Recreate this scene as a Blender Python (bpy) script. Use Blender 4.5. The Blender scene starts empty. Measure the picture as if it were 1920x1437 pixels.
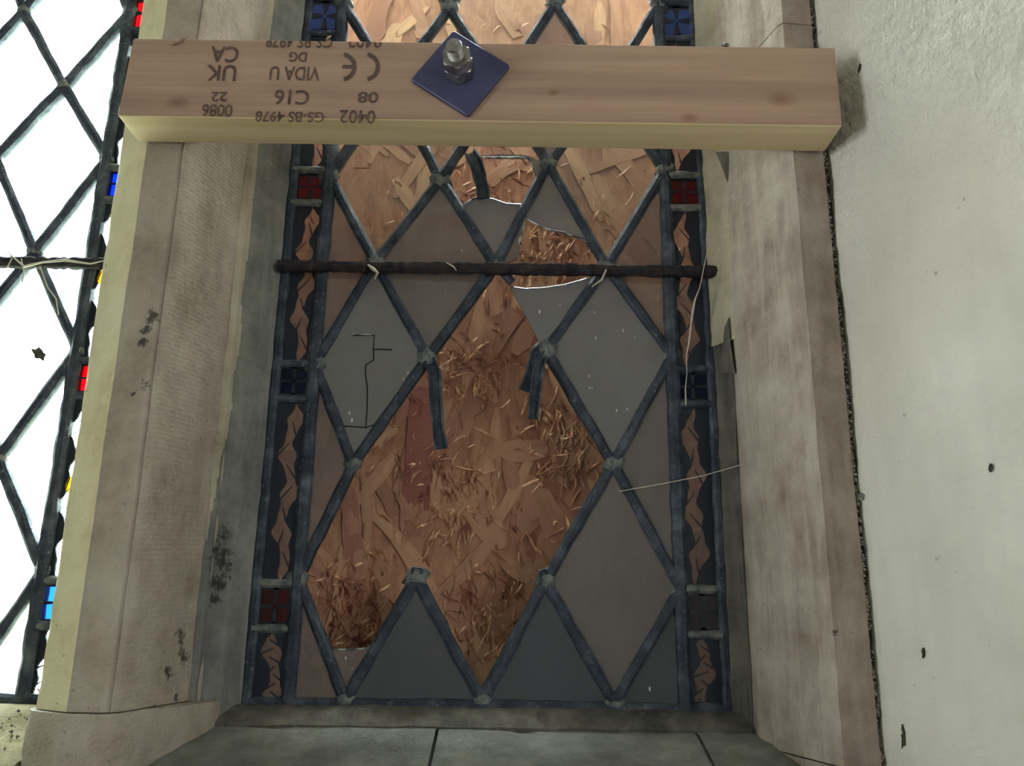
import bpy, bmesh, math, random
from mathutils import Vector, Matrix, noise

random.seed(7)
SC = bpy.context.scene
COL = SC.collection

# ------------------------------------------------------------------ camera
FPX, PITCH, ROLL = 1600.0, math.radians(15.4), math.radians(0.8)
_F = Vector((0, math.cos(PITCH), math.sin(PITCH)))
_R0, _U0 = Vector((1, 0, 0)), Vector((0, -math.sin(PITCH), math.cos(PITCH)))
_R = math.cos(ROLL) * _R0 + math.sin(ROLL) * _U0
_U = math.cos(ROLL) * _U0 - math.sin(ROLL) * _R0
cam = bpy.data.cameras.new('camera')
cam.sensor_width = 36.0
cam.lens = FPX / 1920 * 36.0
cam.clip_start = 0.01
camo = bpy.data.objects.new('camera', cam)
COL.objects.link(camo)
camo.matrix_world = Matrix(((_R.x, _U.x, -_F.x, 0), (_R.y, _U.y, -_F.y, 0), (_R.z, _U.z, -_F.z, 0), (0, 0, 0, 1)))
SC.camera = camo

def at(px, py, Y):
    """photo pixel -> point on the vertical plane at distance Y"""
    d = _F + _R * ((px - 960) / FPX) + _U * ((718.5 - py) / FPX)
    return d * (Y / d.y)

# ------------------------------------------------------------------ sky, light, exposure
world = bpy.data.worlds.new('World')
SC.world = world
world.use_nodes = True
bg = world.node_tree.nodes['Background']
bg.inputs['Color'].default_value = (0.90, 0.97, 1.0, 1)
bg.inputs['Strength'].default_value = 38.0

def area(name, loc, aim, sx, sy, power, col):
    l = bpy.data.lights.new(name, 'AREA')
    l.shape = 'RECTANGLE'; l.size = sx; l.size_y = sy; l.energy = power; l.color = col
    o = bpy.data.objects.new(name, l); COL.objects.link(o)
    o.location = loc
    o.rotation_euler = (Vector(aim) - Vector(loc)).to_track_quat('-Z', 'Y').to_euler()
    return o
# added fill lights without a source of their own: low left, and behind right
area('low_left_fill', (-3.9, -1.05, -0.5), (0, 0.5, 0.2), 1.6, 1.9, 150, (0.98, 1.0, 0.99))
area('back_right_fill', (2.8, -3.0, 0.2), (0, 0.5, 0.2), 2.2, 2.6, 55, (0.97, 1.0, 1.02))

SC.view_settings.view_transform = 'Standard'
SC.view_settings.look = 'None'
SC.view_settings.gamma = 1.0
SC.view_settings.use_curve_mapping = False
SC.view_settings.exposure = 0.2

# ------------------------------------------------------------------ helpers
def srgb(r, g, b):
    f = lambda c: (c / 255 / 12.92) if c / 255 <= 0.04045 else ((c / 255 + 0.055) / 1.055) ** 2.4
    return (f(r), f(g), f(b), 1)

def obj(name, me, mat=None, parent=None, smooth=False):
    o = bpy.data.objects.new(name, me)
    COL.objects.link(o)
    if mat is not None and not me.materials:
        me.materials.append(mat)
    if parent is not None:
        o.parent = parent
    if smooth:
        for p in me.polygons: p.use_smooth = True
        me.set_sharp_from_angle(angle=math.radians(28))
    return o

def tag(o, label, cat, kind=None, group=None):
    o['label'] = label; o['category'] = cat
    if kind: o['kind'] = kind
    if group: o['group'] = group
    return o

def empty(name, loc=(0, 0, 0)):
    o = bpy.data.objects.new(name, None); COL.objects.link(o)
    o.location = loc; o.empty_display_size = 0.02
    return o

def mesh(name, vs, fs):
    me = bpy.data.meshes.new(name)
    me.from_pydata([tuple(v) for v in vs], [], fs)
    me.validate(); me.update()
    return me

def fix(me):
    bm = bmesh.new(); bm.from_mesh(me)
    bmesh.ops.recalc_face_normals(bm, faces=bm.faces)
    bm.to_mesh(me); bm.free()
    return me

def box_mesh(name, x0, x1, y0, y1, z0, z1):
    v = [(x, y, z) for x in (x0, x1) for y in (y0, y1) for z in (z0, z1)]
    f = [(0, 1, 3, 2), (4, 6, 7, 5), (0, 4, 5, 1), (2, 3, 7, 6), (0, 2, 6, 4), (1, 5, 7, 3)]
    return fix(mesh(name, v, f))

def resample(pts, ds):
    out = []
    n = len(pts)
    for i in range(n):
        a, b = Vector(pts[i]), Vector(pts[(i + 1) % n])
        k = max(1, int(round((b - a).length / ds)))
        for j in range(k):
            out.append(a.lerp(b, j / k))
    return out

def prism(name, prof, axis, t0, t1, dt=None, ds=None, amp=0.0, freq=30.0, seed=0.0, chip=0.0, ends=False):
    """closed 2D profile swept along an axis, with the unevenness of worked stone"""
    corners = [Vector(p) for p in prof]
    pts = resample(prof, ds) if ds else [Vector(p) for p in prof]
    cen = sum(pts, Vector((0, 0))) / len(pts)
    nt = max(1, int(round((t1 - t0) / dt))) if dt else 1
    vs, fs = [], []
    n = len(pts)
    for k in range(nt + 1):
        t = t0 + (t1 - t0) * k / nt
        for p in pts:
            q = p.copy()
            if amp:
                s = Vector((p.x * freq + seed, p.y * freq, t * freq * 0.6))
                d1 = noise.noise(s) + 0.5 * noise.noise(s * 3.1)
                d2 = noise.noise(s + Vector((40, 7, 3)))
                q += Vector((d2, d1)) * amp
                if chip:
                    for c in corners:
                        if (c - p).length < 0.0015:
                            e = max(0, noise.noise(Vector((c.x * 50, c.y * 50, t * 45 + seed))) - 0.1)
                            q += (cen - p).normalized() * (chip * 0.25 + chip * e * 1.6)
            if axis == 'z': vs.append((q.x, q.y, t))
            elif axis == 'x': vs.append((t, q.x, q.y))
            else: vs.append((q.x, t, q.y))
    for k in range(nt):
        for i in range(n):
            j = (i + 1) % n
            fs.append((k * n + i, k * n + j, (k + 1) * n + j, (k + 1) * n + i))
    fs.append(tuple(range(n))); fs.append(tuple(nt * n + i for i in range(n)))
    return fix(mesh(name, vs, fs))

def plate(name, poly, y0, y1, bow=0.0):
    """polygon of world points (x, z) as a plate between depths y0 (front) and y1"""
    n = len(poly)
    off = [random.uniform(-bow, bow) for _ in poly]
    vs = [(p[0], y0 + o, p[1]) for p, o in zip(poly, off)] + [(p[0], y1 + o, p[1]) for p, o in zip(poly, off)]
    fs = [tuple(range(n)), tuple(range(2 * n - 1, n - 1, -1))]
    fs += [(i, (i + 1) % n, n + (i + 1) % n, n + i) for i in range(n)]
    return fix(mesh(name, vs, fs))

def tube(name, path, r, sides=6, taper=None):
    vs, fs = [], []
    m = len(path)
    for k, p in enumerate(path):
        p = Vector(p)
        a = Vector(path[max(k - 1, 0)]); b = Vector(path[min(k + 1, m - 1)])
        d = (b - a).normalized()
        u = d.cross(Vector((0.13, 1, 0.21))).normalized(); w = d.cross(u)
        rr = (r[k] if isinstance(r, (list, tuple)) else r)
        for i in range(sides):
            an = 2 * math.pi * i / sides
            vs.append(p + (u * math.cos(an) + w * math.sin(an)) * rr)
    for k in range(m - 1):
        for i in range(sides):
            j = (i + 1) % sides
            fs.append((k * sides + i, k * sides + j, (k + 1) * sides + j, (k + 1) * sides + i))
    fs.append(tuple(range(sides))); fs.append(tuple((m - 1) * sides + i for i in range(sides)))
    return fix(mesh(name, vs, fs))

def came(name, path, w=0.0048, d=0.0042, jit=0.0004, back=0.004, seg=0.012, channel=False):
    """lead came: a rounded H-section strip laid along a path in space, jittered"""
    pts = []
    for a, b in zip(path[:-1], path[1:]):
        a, b = Vector(a), Vector(b)
        k = max(1, int((b - a).length / seg))
        for j in range(k): pts.append(a.lerp(b, j / k))
    pts.append(Vector(path[-1]))
    prof = [(-1, 0.15), (-0.82, -0.62), (-0.35, -1), (0.35, -1), (0.82, -0.62), (1, 0.15), (0.9, 1), (-0.9, 1)]
    if channel: prof = [(-1, 0.8), (-1, -0.9), (-0.68, -1), (-0.5, -0.1), (0.5, -0.1), (0.68, -1), (1, -0.9), (1, 0.8)]
    vs, fs = [], []
    n = len(prof)
    for k, p in enumerate(pts):
        t = (pts[min(k + 1, len(pts) - 1)] - pts[max(k - 1, 0)]).normalized()
        front = Vector((0, 1, 0)); front = (front - t * front.dot(t)).normalized()
        side = t.cross(front)
        ww = w * random.uniform(0.92, 1.1); dd = d * random.uniform(0.88, 1.12)
        o = Vector((random.uniform(-jit, jit), 0, random.uniform(-jit, jit)))
        for a, b in prof:
            vs.append(p + o + side * (a * ww) + front * ((b * dd) if b < 0 else b * back))
    m = len(pts)
    for k in range(m - 1):
        for i in range(n):
            j = (i + 1) % n
            fs.append((k * n + i, k * n + j, (k + 1) * n + j, (k + 1) * n + i))
    fs.append(tuple(range(n))); fs.append(tuple((m - 1) * n + i for i in range(n)))
    return fix(mesh(name, vs, fs))

def blob_mesh(name, rx, ry, rz, jit, sub=2, seed=0):
    bm = bmesh.new()
    bmesh.ops.create_icosphere(bm, subdivisions=sub, radius=1)
    for v in bm.verts:
        k = 1 + jit * noise.noise(v.co * 1.7 + Vector((seed * 9.1, seed, 3)))
        v.co = Vector((v.co.x * rx * k, v.co.y * ry * k, v.co.z * rz * k))
    me = bpy.data.meshes.new(name); bm.to_mesh(me); bm.free()
    for p in me.polygons: p.use_smooth = True
    return me

# ------------------------------------------------------------------ materials
class N:
    def __init__(s, name):
        s.m = bpy.data.materials.new(name); s.m.use_nodes = True
        s.t = s.m.node_tree; s.t.nodes.clear()
        s.out = s.new('ShaderNodeOutputMaterial')
    def new(s, typ, **kw):
        n = s.t.nodes.new(typ)
        for k, v in kw.items():
            if hasattr(n, k): setattr(n, k, v)
        return n
    def link(s, a, b): s.t.links.new(a, b)
    def put(s, sock, v):
        if hasattr(v, 'is_output'): s.link(v, sock)
        else: sock.default_value = v
    def coord(s, scale=(1, 1, 1), rot=(0, 0, 0), kind='Object'):
        tc = s.new('ShaderNodeTexCoord'); mp = s.new('ShaderNodeMapping')
        mp.inputs['Scale'].default_value = scale; mp.inputs['Rotation'].default_value = rot
        s.link(tc.outputs[kind], mp.inputs['Vector']); return mp.outputs['Vector']
    def noise(s, scale, detail=4, rough=0.55, vec=None, dist=0.0):
        n = s.new('ShaderNodeTexNoise')
        n.inputs['Scale'].default_value = scale; n.inputs['Detail'].default_value = detail
        n.inputs['Roughness'].default_value = rough; n.inputs['Distortion'].default_value = dist
        s.link(vec if vec is not None else s.coord(), n.inputs['Vector'])
        return n.outputs['Fac']
    def ramp(s, fac, stops, interp='LINEAR'):
        r = s.new('ShaderNodeValToRGB'); r.color_ramp.interpolation = interp
        els = r.color_ramp.elements
        while len(els) > 1: els.remove(els[-1])
        els[0].position = stops[0][0]; els[0].color = stops[0][1]
        for p, c in stops[1:]:
            e = els.new(p); e.color = c
        s.link(fac, r.inputs['Fac']); return r.outputs['Color']
    def mix(s, fac, a, b, mode='MIX'):
        n = s.new('ShaderNodeMix', data_type='RGBA', blend_type=mode)
        s.put(n.inputs[0], fac); s.put(n.inputs[6], a); s.put(n.inputs[7], b)
        return n.outputs[2]
    def math(s, op, a, b=0.0, c=0.0, clamp=False):
        n = s.new('ShaderNodeMath', operation=op, use_clamp=clamp)
        s.put(n.inputs[0], a); s.put(n.inputs[1], b); s.put(n.inputs[2], c)
        return n.outputs[0]
    def mr(s, v, a, b, c=0.0, d=1.0):
        n = s.new('ShaderNodeMapRange'); s.put(n.inputs[0], v)
        for i, x in enumerate((a, b, c, d)): n.inputs[i + 1].default_value = x
        return n.outputs[0]
    def bump(s, h, strength=0.4, dist=0.002, normal=None):
        b = s.new('ShaderNodeBump'); b.inputs['Strength'].default_value = strength
        b.inputs['Distance'].default_value = dist; s.link(h, b.inputs['Height'])
        if normal is not None: s.link(normal, b.inputs['Normal'])
        return b.outputs['Normal']
    def bsdf(s, col, rough=0.8, metal=0.0, normal=None, spec=0.3):
        b = s.new('ShaderNodeBsdfPrincipled')
        s.put(b.inputs['Base Color'], col); s.put(b.inputs['Roughness'], rough)
        s.put(b.inputs['Metallic'], metal); b.inputs['Specular IOR Level'].default_value = spec
        if normal is not None: s.link(normal, b.inputs['Normal'])
        return b.outputs[0]
    def done(s, sh):
        s.link(sh, s.out.inputs['Surface']); return s.m
    def spots(s, pts, vec=None):
        """dark stains with ragged outlines round given world points: (x, y, z, radius)"""
        v = s.coord(); nz = s.noise(150, 5, 0.75, v)
        tot = None
        for (x, y, z, r) in pts:
            d = s.new('ShaderNodeVectorMath', operation='DISTANCE')
            s.link(v, d.inputs[0]); d.inputs[1].default_value = (x, y, z)
            k = s.math('SUBTRACT', s.math('ADD', s.math('MULTIPLY', nz, 5.0), -1.75), s.math('DIVIDE', d.outputs['Value'], r))
            k = s.mr(k, -0.15, 0.45)
            tot = k if tot is None else s.math('MAXIMUM', tot, k)
        return tot

def stone_mat(name, base, dark, light, tool=None, stains=None, streak=0.5, dust=None, b=0.85):
    n = N(name)
    v = n.coord()
    c = n.ramp(n.noise(22, 6, 0.65, v), [(0.28, dark), (0.5, base), (0.75, light)])
    st = n.noise(1.0, 5, 0.6, n.coord((75, 75, 7)), 0.6)
    c = n.mix(n.mr(st, 0.45, 0.75, 0, streak), c, light)
    c = n.mix(n.mr(n.noise(1.0, 4, 0.6, n.coord((40, 40, 9)), 0.5), 0.52, 0.75, 0, streak), c, dark)
    sp = n.noise(420, 2, 0.6, v)
    c = n.mix(n.mr(sp, 0.66, 0.78, 0, 0.5), c, light)
    c = n.mix(n.mr(n.noise(190, 2, 0.6, v), 0.68, 0.8, 0, 0.5), c, (0.05, 0.045, 0.04, 1))
    h = n.math('ADD', n.noise(170, 6, 0.7, v), n.math('MULTIPLY', n.noise(38, 3, 0.6, v), 1.2))
    if stains:
        c = n.mix(n.math('MULTIPLY', n.spots(stains), 0.8), c, (0.02, 0.02, 0.018, 1))
    nor = n.bump(h, b, 0.0025)
    if tool:
        w = n.new('ShaderNodeTexWave', wave_type='BANDS', bands_direction='Z')
        n.link(n.coord((1, 1, 1), tool), w.inputs['Vector'])
        w.inputs['Scale'].default_value = 96; w.inputs['Distortion'].default_value = 1.8; w.inputs['Detail Scale'].default_value = 0.8
        nor = n.bump(w.outputs['Fac'], 0.22, 0.0008, nor)
    return n.done(n.bsdf(c, 0.92, 0, nor, 0.15))

TOOL = (math.radians(0), math.radians(22), 0)
def on_wall(px, py, A, B, lift=0.0):
    A, B = Vector(A), Vector(B)
    d = (B - A).normalized(); nrm = Vector((d.y, -d.x))
    if nrm.y > 0: nrm = -nrm
    r = at(px, py, 1.0)
    return r * ((nrm.dot(A) + lift) / (nrm.x * r.x + nrm.y * r.y))
_SA, _SB = (-0.2500, 0.588), (-0.2365, 0.655)
MULL_STAINS = [(*on_wall(x, y, _SA, _SB), r) for x, y, r in ((340, 1190, 0.0075), (343, 1226, 0.0075), (313, 1262, 0.006), (418, 1010, 0.008), (412, 1045, 0.010), (402, 1080, 0.010), (396, 1120, 0.007), (378, 1150, 0.006), (382, 1190, 0.005), (288, 1330, 0.004), (330, 1310, 0.003))]
MULL_STAINS += [(*at(x, y, 0.581), r) for x, y, r in ((282, 597, 0.006), (274, 620, 0.005), (268, 640, 0.004), (272, 722, 0.004), (250, 735, 0.003))]
PUTTY_STAINS = [(*on_wall(x, y, (-0.2335, 0.664), (-0.215, 0.684)), r) for x, y, r in ((420, 1000, 0.007), (416, 1030, 0.009), (412, 1060, 0.010), (408, 1090, 0.009), (420, 1075, 0.006), (402, 1125, 0.006))]
M = {}
M['mullion'] = stone_mat('mullion_stone', srgb(180, 169, 154), srgb(152, 140, 124), srgb(200, 192, 176), TOOL, MULL_STAINS, 0.35)
M['jamb'] = stone_mat('jamb_stone', srgb(172, 162, 150), srgb(134, 120, 107), srgb(202, 196, 182), None,
                      [(*at(1570, 1190, 0.58), 0.004)], 0.7)
M['jamb_brown'] = stone_mat('brown_stained_stone', srgb(152, 138, 126), srgb(122, 106, 94), srgb(178, 168, 154), None, [(*at(1570, 1190, 0.58), 0.004)], 0.6)
M['sill'] = stone_mat('sill_stone', srgb(124, 127, 122), srgb(98, 99, 94), srgb(158, 160, 152), None, None, 0.3)
M['sill_dusty'] = stone_mat('sill_dusty_stone', srgb(132, 122, 92), srgb(88, 80, 58), srgb(160, 150, 118), None, None, 0.3, b=0.9)
M['putty'] = stone_mat('grey_putty', srgb(126, 127, 122), srgb(95, 96, 95), srgb(160, 160, 150), None, PUTTY_STAINS, 0.7)
M['putty_light'] = stone_mat('cream_mortar', srgb(182, 175, 152), srgb(150, 142, 122), srgb(205, 198, 176), None, None, 0.5)
M['putty_dark'] = stone_mat('dark_grey_mortar', srgb(98, 96, 90), srgb(66, 66, 64), srgb(128, 126, 116), None, None, 0.7)
M['crumb'] = stone_mat('lime_crumb', srgb(190, 186, 172), srgb(120, 112, 100), srgb(225, 222, 210))

def plaster_mat():
    n = N('lime_washed_plaster'); v = n.coord()
    c = n.ramp(n.noise(7, 6, 0.6, v), [(0.3, srgb(192, 192, 180)), (0.5, srgb(207, 207, 196)), (0.72, srgb(219, 218, 208))])
    c = n.mix(n.mr(n.noise(1, 4, 0.6, n.coord((24, 24, 4)), 0.4), 0.5, 0.75, 0, 0.35), c, srgb(180, 182, 172))
    c = n.mix(n.mr(n.noise(3.2, 3, 0.5, v), 0.55, 0.75, 0, 0.5), c, srgb(212, 200, 184))
    c = n.mix(n.mr(n.noise(95, 3, 0.6, v), 0.7, 0.76, 0, 0.55), c, srgb(105, 108, 98))
    h = n.math('ADD', n.noise(230, 4, 0.6, v), n.math('MULTIPLY', n.noise(70, 3, 0.6, v), 1.6))
    sx = n.new('ShaderNodeSeparateXYZ'); n.link(v, sx.inputs[0])
    b1 = n.new('ShaderNodeBump'); b1.inputs['Distance'].default_value = 0.004
    n.link(n.math('ADD', n.noise(260, 3, 0.55, n.coord((1, 1, 0.6), (0, 0.5, 0))), n.math('MULTIPLY', n.noise(110, 2, 0.5, v), 0.8)), b1.inputs['Height'])
    n.link(n.mr(n.math('ADD', sx.outputs[2], n.math('MULTIPLY', n.noise(6, 3, 0.5, v), 0.25)), 0.28, 0.52, 0.08, 1.0), b1.inputs['Strength'])
    return n.done(n.bsdf(c, 0.95, 0, n.bump(h, 0.3, 0.002, b1.outputs['Normal']), 0.1))
M['plaster'] = plaster_mat()

def room_mat(name, col):
    n = N(name); v = n.coord()
    c = n.mix(n.mr(n.noise(3, 5, 0.6, v), 0.35, 0.7, 0, 0.4), col, tuple(x * 0.75 for x in col[:3]) + (1,))
    return n.done(n.bsdf(c, 0.95, 0, None, 0.1))
M['room'] = room_mat('room_limewash', srgb(205, 204, 198))
M['lit_chamfer'] = stone_mat('lit_chamfer_stone', srgb(240, 230, 190), srgb(218, 204, 162), srgb(246, 240, 212), None, None, 0.3)  # mullion's left chamfer: window light put into a brighter cream colour
M['floor'] = room_mat('stone_flags', srgb(135, 126, 110))
M['grass'] = room_mat('pale_ground_outside', srgb(196, 200, 172))

def lead_mat():
    n = N('weathered_lead'); v = n.coord()
    c = n.ramp(n.noise(60, 5, 0.6, v), [(0.3, srgb(34, 42, 54)), (0.52, srgb(58, 66, 78)), (0.75, srgb(98, 106, 114))])
    c = n.mix(n.mr(n.noise(330, 3, 0.6, v), 0.62, 0.74, 0, 0.6), c, srgb(140, 144, 142))
    return n.done(n.bsdf(c, n.mr(n.noise(90, 3, 0.5, v), 0.3, 0.7, 0.42, 0.7), 0.25, n.bump(n.noise(160, 5, 0.65, v), 0.9, 0.0016), 0.4))
M['lead'] = lead_mat()
n = N('solder'); v = n.coord()
M['solder'] = n.done(n.bsdf(n.ramp(n.noise(150, 4, 0.6, v), [(0.35, srgb(80, 86, 90)), (0.7, srgb(138, 140, 134))]), 0.6, 0.3, n.bump(n.noise(220, 4, 0.6, v), 0.6, 0.0015)))
n = N('rusted_iron'); v = n.coord()
M['iron'] = n.done(n.bsdf(n.ramp(n.noise(90, 5, 0.7, v), [(0.35, srgb(30, 30, 36)), (0.6, srgb(56, 50, 52)), (0.8, srgb(96, 82, 74))]), 0.8, 0.1, n.bump(n.noise(190, 5, 0.7, v), 0.9, 0.003)))

def glass_mat(name, tint, dirt_col, d0, d1, scale=14, gloss=0.06, rough=0.08, stretch=(1, 1, 1)):
    """old leaded glass: see-through, faintly glossy, with a film of grime"""
    n = N(name); v = n.coord(stretch)
    tr = n.new('ShaderNodeBsdfTransparent'); tr.inputs[0].default_value = tint
    df = n.new('ShaderNodeBsdfDiffuse'); df.inputs[0].default_value = dirt_col
    gl = n.new('ShaderNodeBsdfGlossy'); gl.inputs['Roughness'].default_value = rough
    gl.inputs['Color'].default_value = (0.9, 0.95, 1, 1)
    n.link(n.bump(n.noise(26, 3, 0.5, n.coord()), 0.15, 0.002), gl.inputs['Normal'])
    f = n.mr(n.noise(scale, 4, 0.6, v), 0.3, 0.7, d0, d1)
    a = n.new('ShaderNodeMixShader'); n.link(f, a.inputs[0]); n.link(tr.outputs[0], a.inputs[1]); n.link(df.outputs[0], a.inputs[2])
    b = n.new('ShaderNodeMixShader'); b.inputs[0].default_value = gloss
    n.link(a.outputs[0], b.inputs[1]); n.link(gl.outputs[0], b.inputs[2])
    return n.done(b.outputs[0])
M['g_clear'] = glass_mat('clear_old_glass', (0.93, 0.93, 0.9, 1), srgb(150, 138, 120), 0.03, 0.12)
M['g_film'] = glass_mat('grimy_glass', (0.62, 0.62, 0.62, 1), srgb(140, 136, 132), 0.34, 0.48)
M['g_grey'] = glass_mat('grey_grimed_glass', (0.55, 0.56, 0.56, 1), srgb(146, 146, 146), 0.46, 0.60)
M['g_brown'] = glass_mat('brown_grimed_glass', (0.74, 0.72, 0.70, 1), srgb(146, 130, 124), 0.28, 0.44)
M['g_dark'] = glass_mat('dark_grimed_glass', (0.42, 0.45, 0.48, 1), srgb(96, 104, 112), 0.30, 0.46)
M['g_sky'] = glass_mat('clear_daylit_glass', (0.92, 0.98, 0.97, 1), srgb(150, 185, 185), 0.0, 0.16, 22)
M['g_leaf'] = glass_mat('leaf_glass', (0.85, 0.8, 0.78, 1), srgb(150, 120, 108), 0.12, 0.3)
M['g_red'] = glass_mat('ruby_glass', (0.42, 0.006, 0.02, 1), srgb(74, 8, 24), 0.15, 0.28, gloss=0.025)
M['g_blue'] = glass_mat('blue_glass', (0.006, 0.05, 0.36, 1), srgb(6, 26, 70), 0.15, 0.28, gloss=0.025)
M['g_lightblue'] = glass_mat('light_blue_glass', (0.04, 0.16, 0.5, 1), srgb(48, 76, 120), 0.1, 0.25)
M['g_purple'] = glass_mat('purple_glass', (0.25, 0.012, 0.12, 1), srgb(34, 10, 40), 0.15, 0.3)
M['g_yellow'] = glass_mat('yellow_stain_glass', (0.85, 0.55, 0.02, 1), srgb(150, 110, 10), 0.05, 0.2)
n = N('glass_paint')
M['paint'] = n.done(n.bsdf(srgb(24, 30, 42), 0.5, 0, None, 0.4))
n = N('glass_edge')
M['edge'] = n.done(n.bsdf(n.ramp(n.noise(90, 2, 0.5), [(0.45, srgb(60, 70, 74)), (0.62, srgb(190, 200, 200))]), 0.15, 0, None, 0.8))
n = N('crack_dark')
M['crack'] = n.done(n.bsdf(srgb(20, 20, 20), 0.9))
n = N('cobweb')
M['web'] = n.done(n.bsdf(srgb(190, 182, 166), 0.9))
n = N('dark_speck')
M['speck'] = n.done(n.bsdf(srgb(66, 64, 54), 0.9))
n = N('bird_lime')
M['fleck'] = n.done(n.bsdf(srgb(205, 205, 200), 0.9))

def wood_mat():
    n = N('planed_softwood'); v = n.coord((1.6, 42, 42))
    c = n.ramp(n.noise(1.6, 5, 0.6, v, 0.3), [(0.3, srgb(150, 124, 106)), (0.5, srgb(168, 140, 120)), (0.7, srgb(182, 154, 132))])
    g = n.noise(1.0, 3, 0.6, n.coord((3, 330, 330)), 0.2)
    c = n.mix(n.mr(g, 0.55, 0.75, 0, 0.3), c, srgb(134, 104, 86))
    for (px, py, r) in ((1293, 221, 0.005), (1465, 185, 0.008), (332, 192, 0.006), (1040, 172, 0.003), (1035, 175, 0.003)):
        p = at(px, py, 0.543)
        d = n.new('ShaderNodeVectorMath', operation='DISTANCE')
        mp = n.coord((0.6, 1, 1)); n.link(mp, d.inputs[0]); d.inputs[1].default_value = (p.x * 0.6, p.y, p.z)
        c = n.mix(n.mr(d.outputs['Value'], r, r * 0.2, 0, 0.6), c, srgb(118, 84, 62))
    return n.done(n.bsdf(c, 0.75, 0, n.bump(g, 0.12, 0.0008), 0.25))
M['wood'] = wood_mat()
n = N('underside_lit_wood'); v = n.coord((1.6, 42, 42))
M['under_lit'] = n.done(n.bsdf(n.ramp(n.noise(1.6, 5, 0.6, v, 0.3), [(0.3, srgb(206, 182, 142)), (0.7, srgb(228, 208, 172))]), 0.75, 0, None, 0.25))  # paler batten underside, light from below left put into the wood colour
n = N('stamp_ink'); v = n.coord((6, 40, 40))
M['ink'] = n.done(n.bsdf(n.ramp(n.noise(9, 4, 0.7, v), [(0.35, srgb(84, 68, 62)), (0.62, srgb(114, 94, 84))]), 0.9, 0, None, 0.1))
n = N('black_steel'); v = n.coord()
M['black'] = n.done(n.bsdf(n.ramp(n.noise(40, 4, 0.6, v), [(0.3, srgb(66, 66, 96)), (0.7, srgb(84, 84, 118))]), 0.42, 0.35, n.bump(n.noise(160, 4, 0.6, v), 0.1, 0.001)))  # violet tint puts lens haze into the black plate's colour
n = N('zinc_steel'); v = n.coord()
M['zinc'] = n.done(n.bsdf(n.ramp(n.noise(120, 4, 0.6, v), [(0.3, srgb(120, 118, 116)), (0.7, srgb(190, 188, 182))]), 0.28, 0.85, n.bump(n.noise(260, 3, 0.6, v), 0.1, 0.0006)))

def strand_mat(name, stops, rnd=True):
    n = N(name); v = n.coord((14, 60, 260), kind='Object')
    oi = n.new('ShaderNodeObjectInfo')
    c = n.ramp(oi.outputs['Random'], stops)
    g = n.noise(1.0, 5, 0.7, v, 0.3)
    c = n.mix(n.mr(g, 0.45, 0.75, 0, 0.5), c, srgb(132, 90, 70))
    return n.done(n.bsdf(c, 0.7, 0, n.bump(g, 0.6, 0.0015), 0.3))
M['strand'] = strand_mat('wood_strand', [(0.0, srgb(160, 114, 94)), (0.3, srgb(184, 140, 114)), (0.6, srgb(198, 156, 124)), (0.85, srgb(170, 124, 102)), (1.0, srgb(216, 178, 140))])
M['redstrand'] = strand_mat('red_wood_strand', [(0.0, srgb(138, 84, 76)), (1.0, srgb(146, 90, 80))])
n = N('splinter_wood'); v = n.coord()
M['splinter'] = n.done(n.bsdf(n.ramp(n.noise(75, 3, 0.6, v), [(0.36, srgb(130, 78, 62)), (0.5, srgb(196, 142, 108)), (0.64, srgb(240, 204, 164))]), 0.6, 0, None, 0.4))
n = N('board_face'); v = n.coord((30, 30, 10))
M['board'] = n.done(n.bsdf(n.ramp(n.noise(3, 6, 0.7, v, 0.8), [(0.3, srgb(146, 98, 76)), (0.5, srgb(180, 132, 106)), (0.7, srgb(202, 158, 124))]), 0.75, 0, n.bump(n.noise(8, 6, 0.7, v), 0.7, 0.003)))

# ------------------------------------------------------------------ the room and the walls round the window
def structure(name, me, mat, label, cat, parent=None):
    o = obj(name, me, mat, parent)
    return tag(o, label, cat, 'structure')

GL = 0.70                                              # plane of the glass
structure('floor', box_mesh('floor', -4, 3, -5, 0.02, -1.6, -1.5), M['floor'], 'stone flagged church floor below the window', 'floor')
structure('ceiling', box_mesh('ceiling', -4, 3, -5, 0.02, 3.0, 3.1), M['room'], 'pale limewashed ceiling of the church', 'ceiling')
structure('wall_back', box_mesh('wall_back', -4, 3, -5.1, -5, -1.5, 3.0), M['room'], 'pale limewashed wall opposite the window', 'wall')
structure('wall_west', box_mesh('wall_west', -4.1, -4, -5.1, 0.02, -1.5, 3.0), M['room'], 'pale limewashed side wall left of the window', 'wall')
structure('wall_east', box_mesh('wall_east', 3, 3.1, -5.1, 0.02, -1.5, 3.0), M['room'], 'pale limewashed side wall right of the window', 'wall')
structure('wall_front_lower', box_mesh('wall_front_lower', -1.2, 0.6, 0.02, 0.86, -1.6, -0.30), M['room'], 'plastered wall under the window sill', 'wall')
structure('wall_front_upper', box_mesh('wall_front_upper', -1.2, 0.6, 0.02, 0.86, 1.25, 3.1), M['room'], 'plastered wall above the window head', 'wall')
structure('wall_left', prism('wall_left', [(-0.80, 0.588), (-1.14, 0.0), (-4.1, 0.0), (-4.1, 0.9), (-0.713, 0.9), (-0.713, 0.705)], 'z', -1.6, 3.1), M['room'], 'plastered wall splaying out left of the left-hand light', 'wall')

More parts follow.
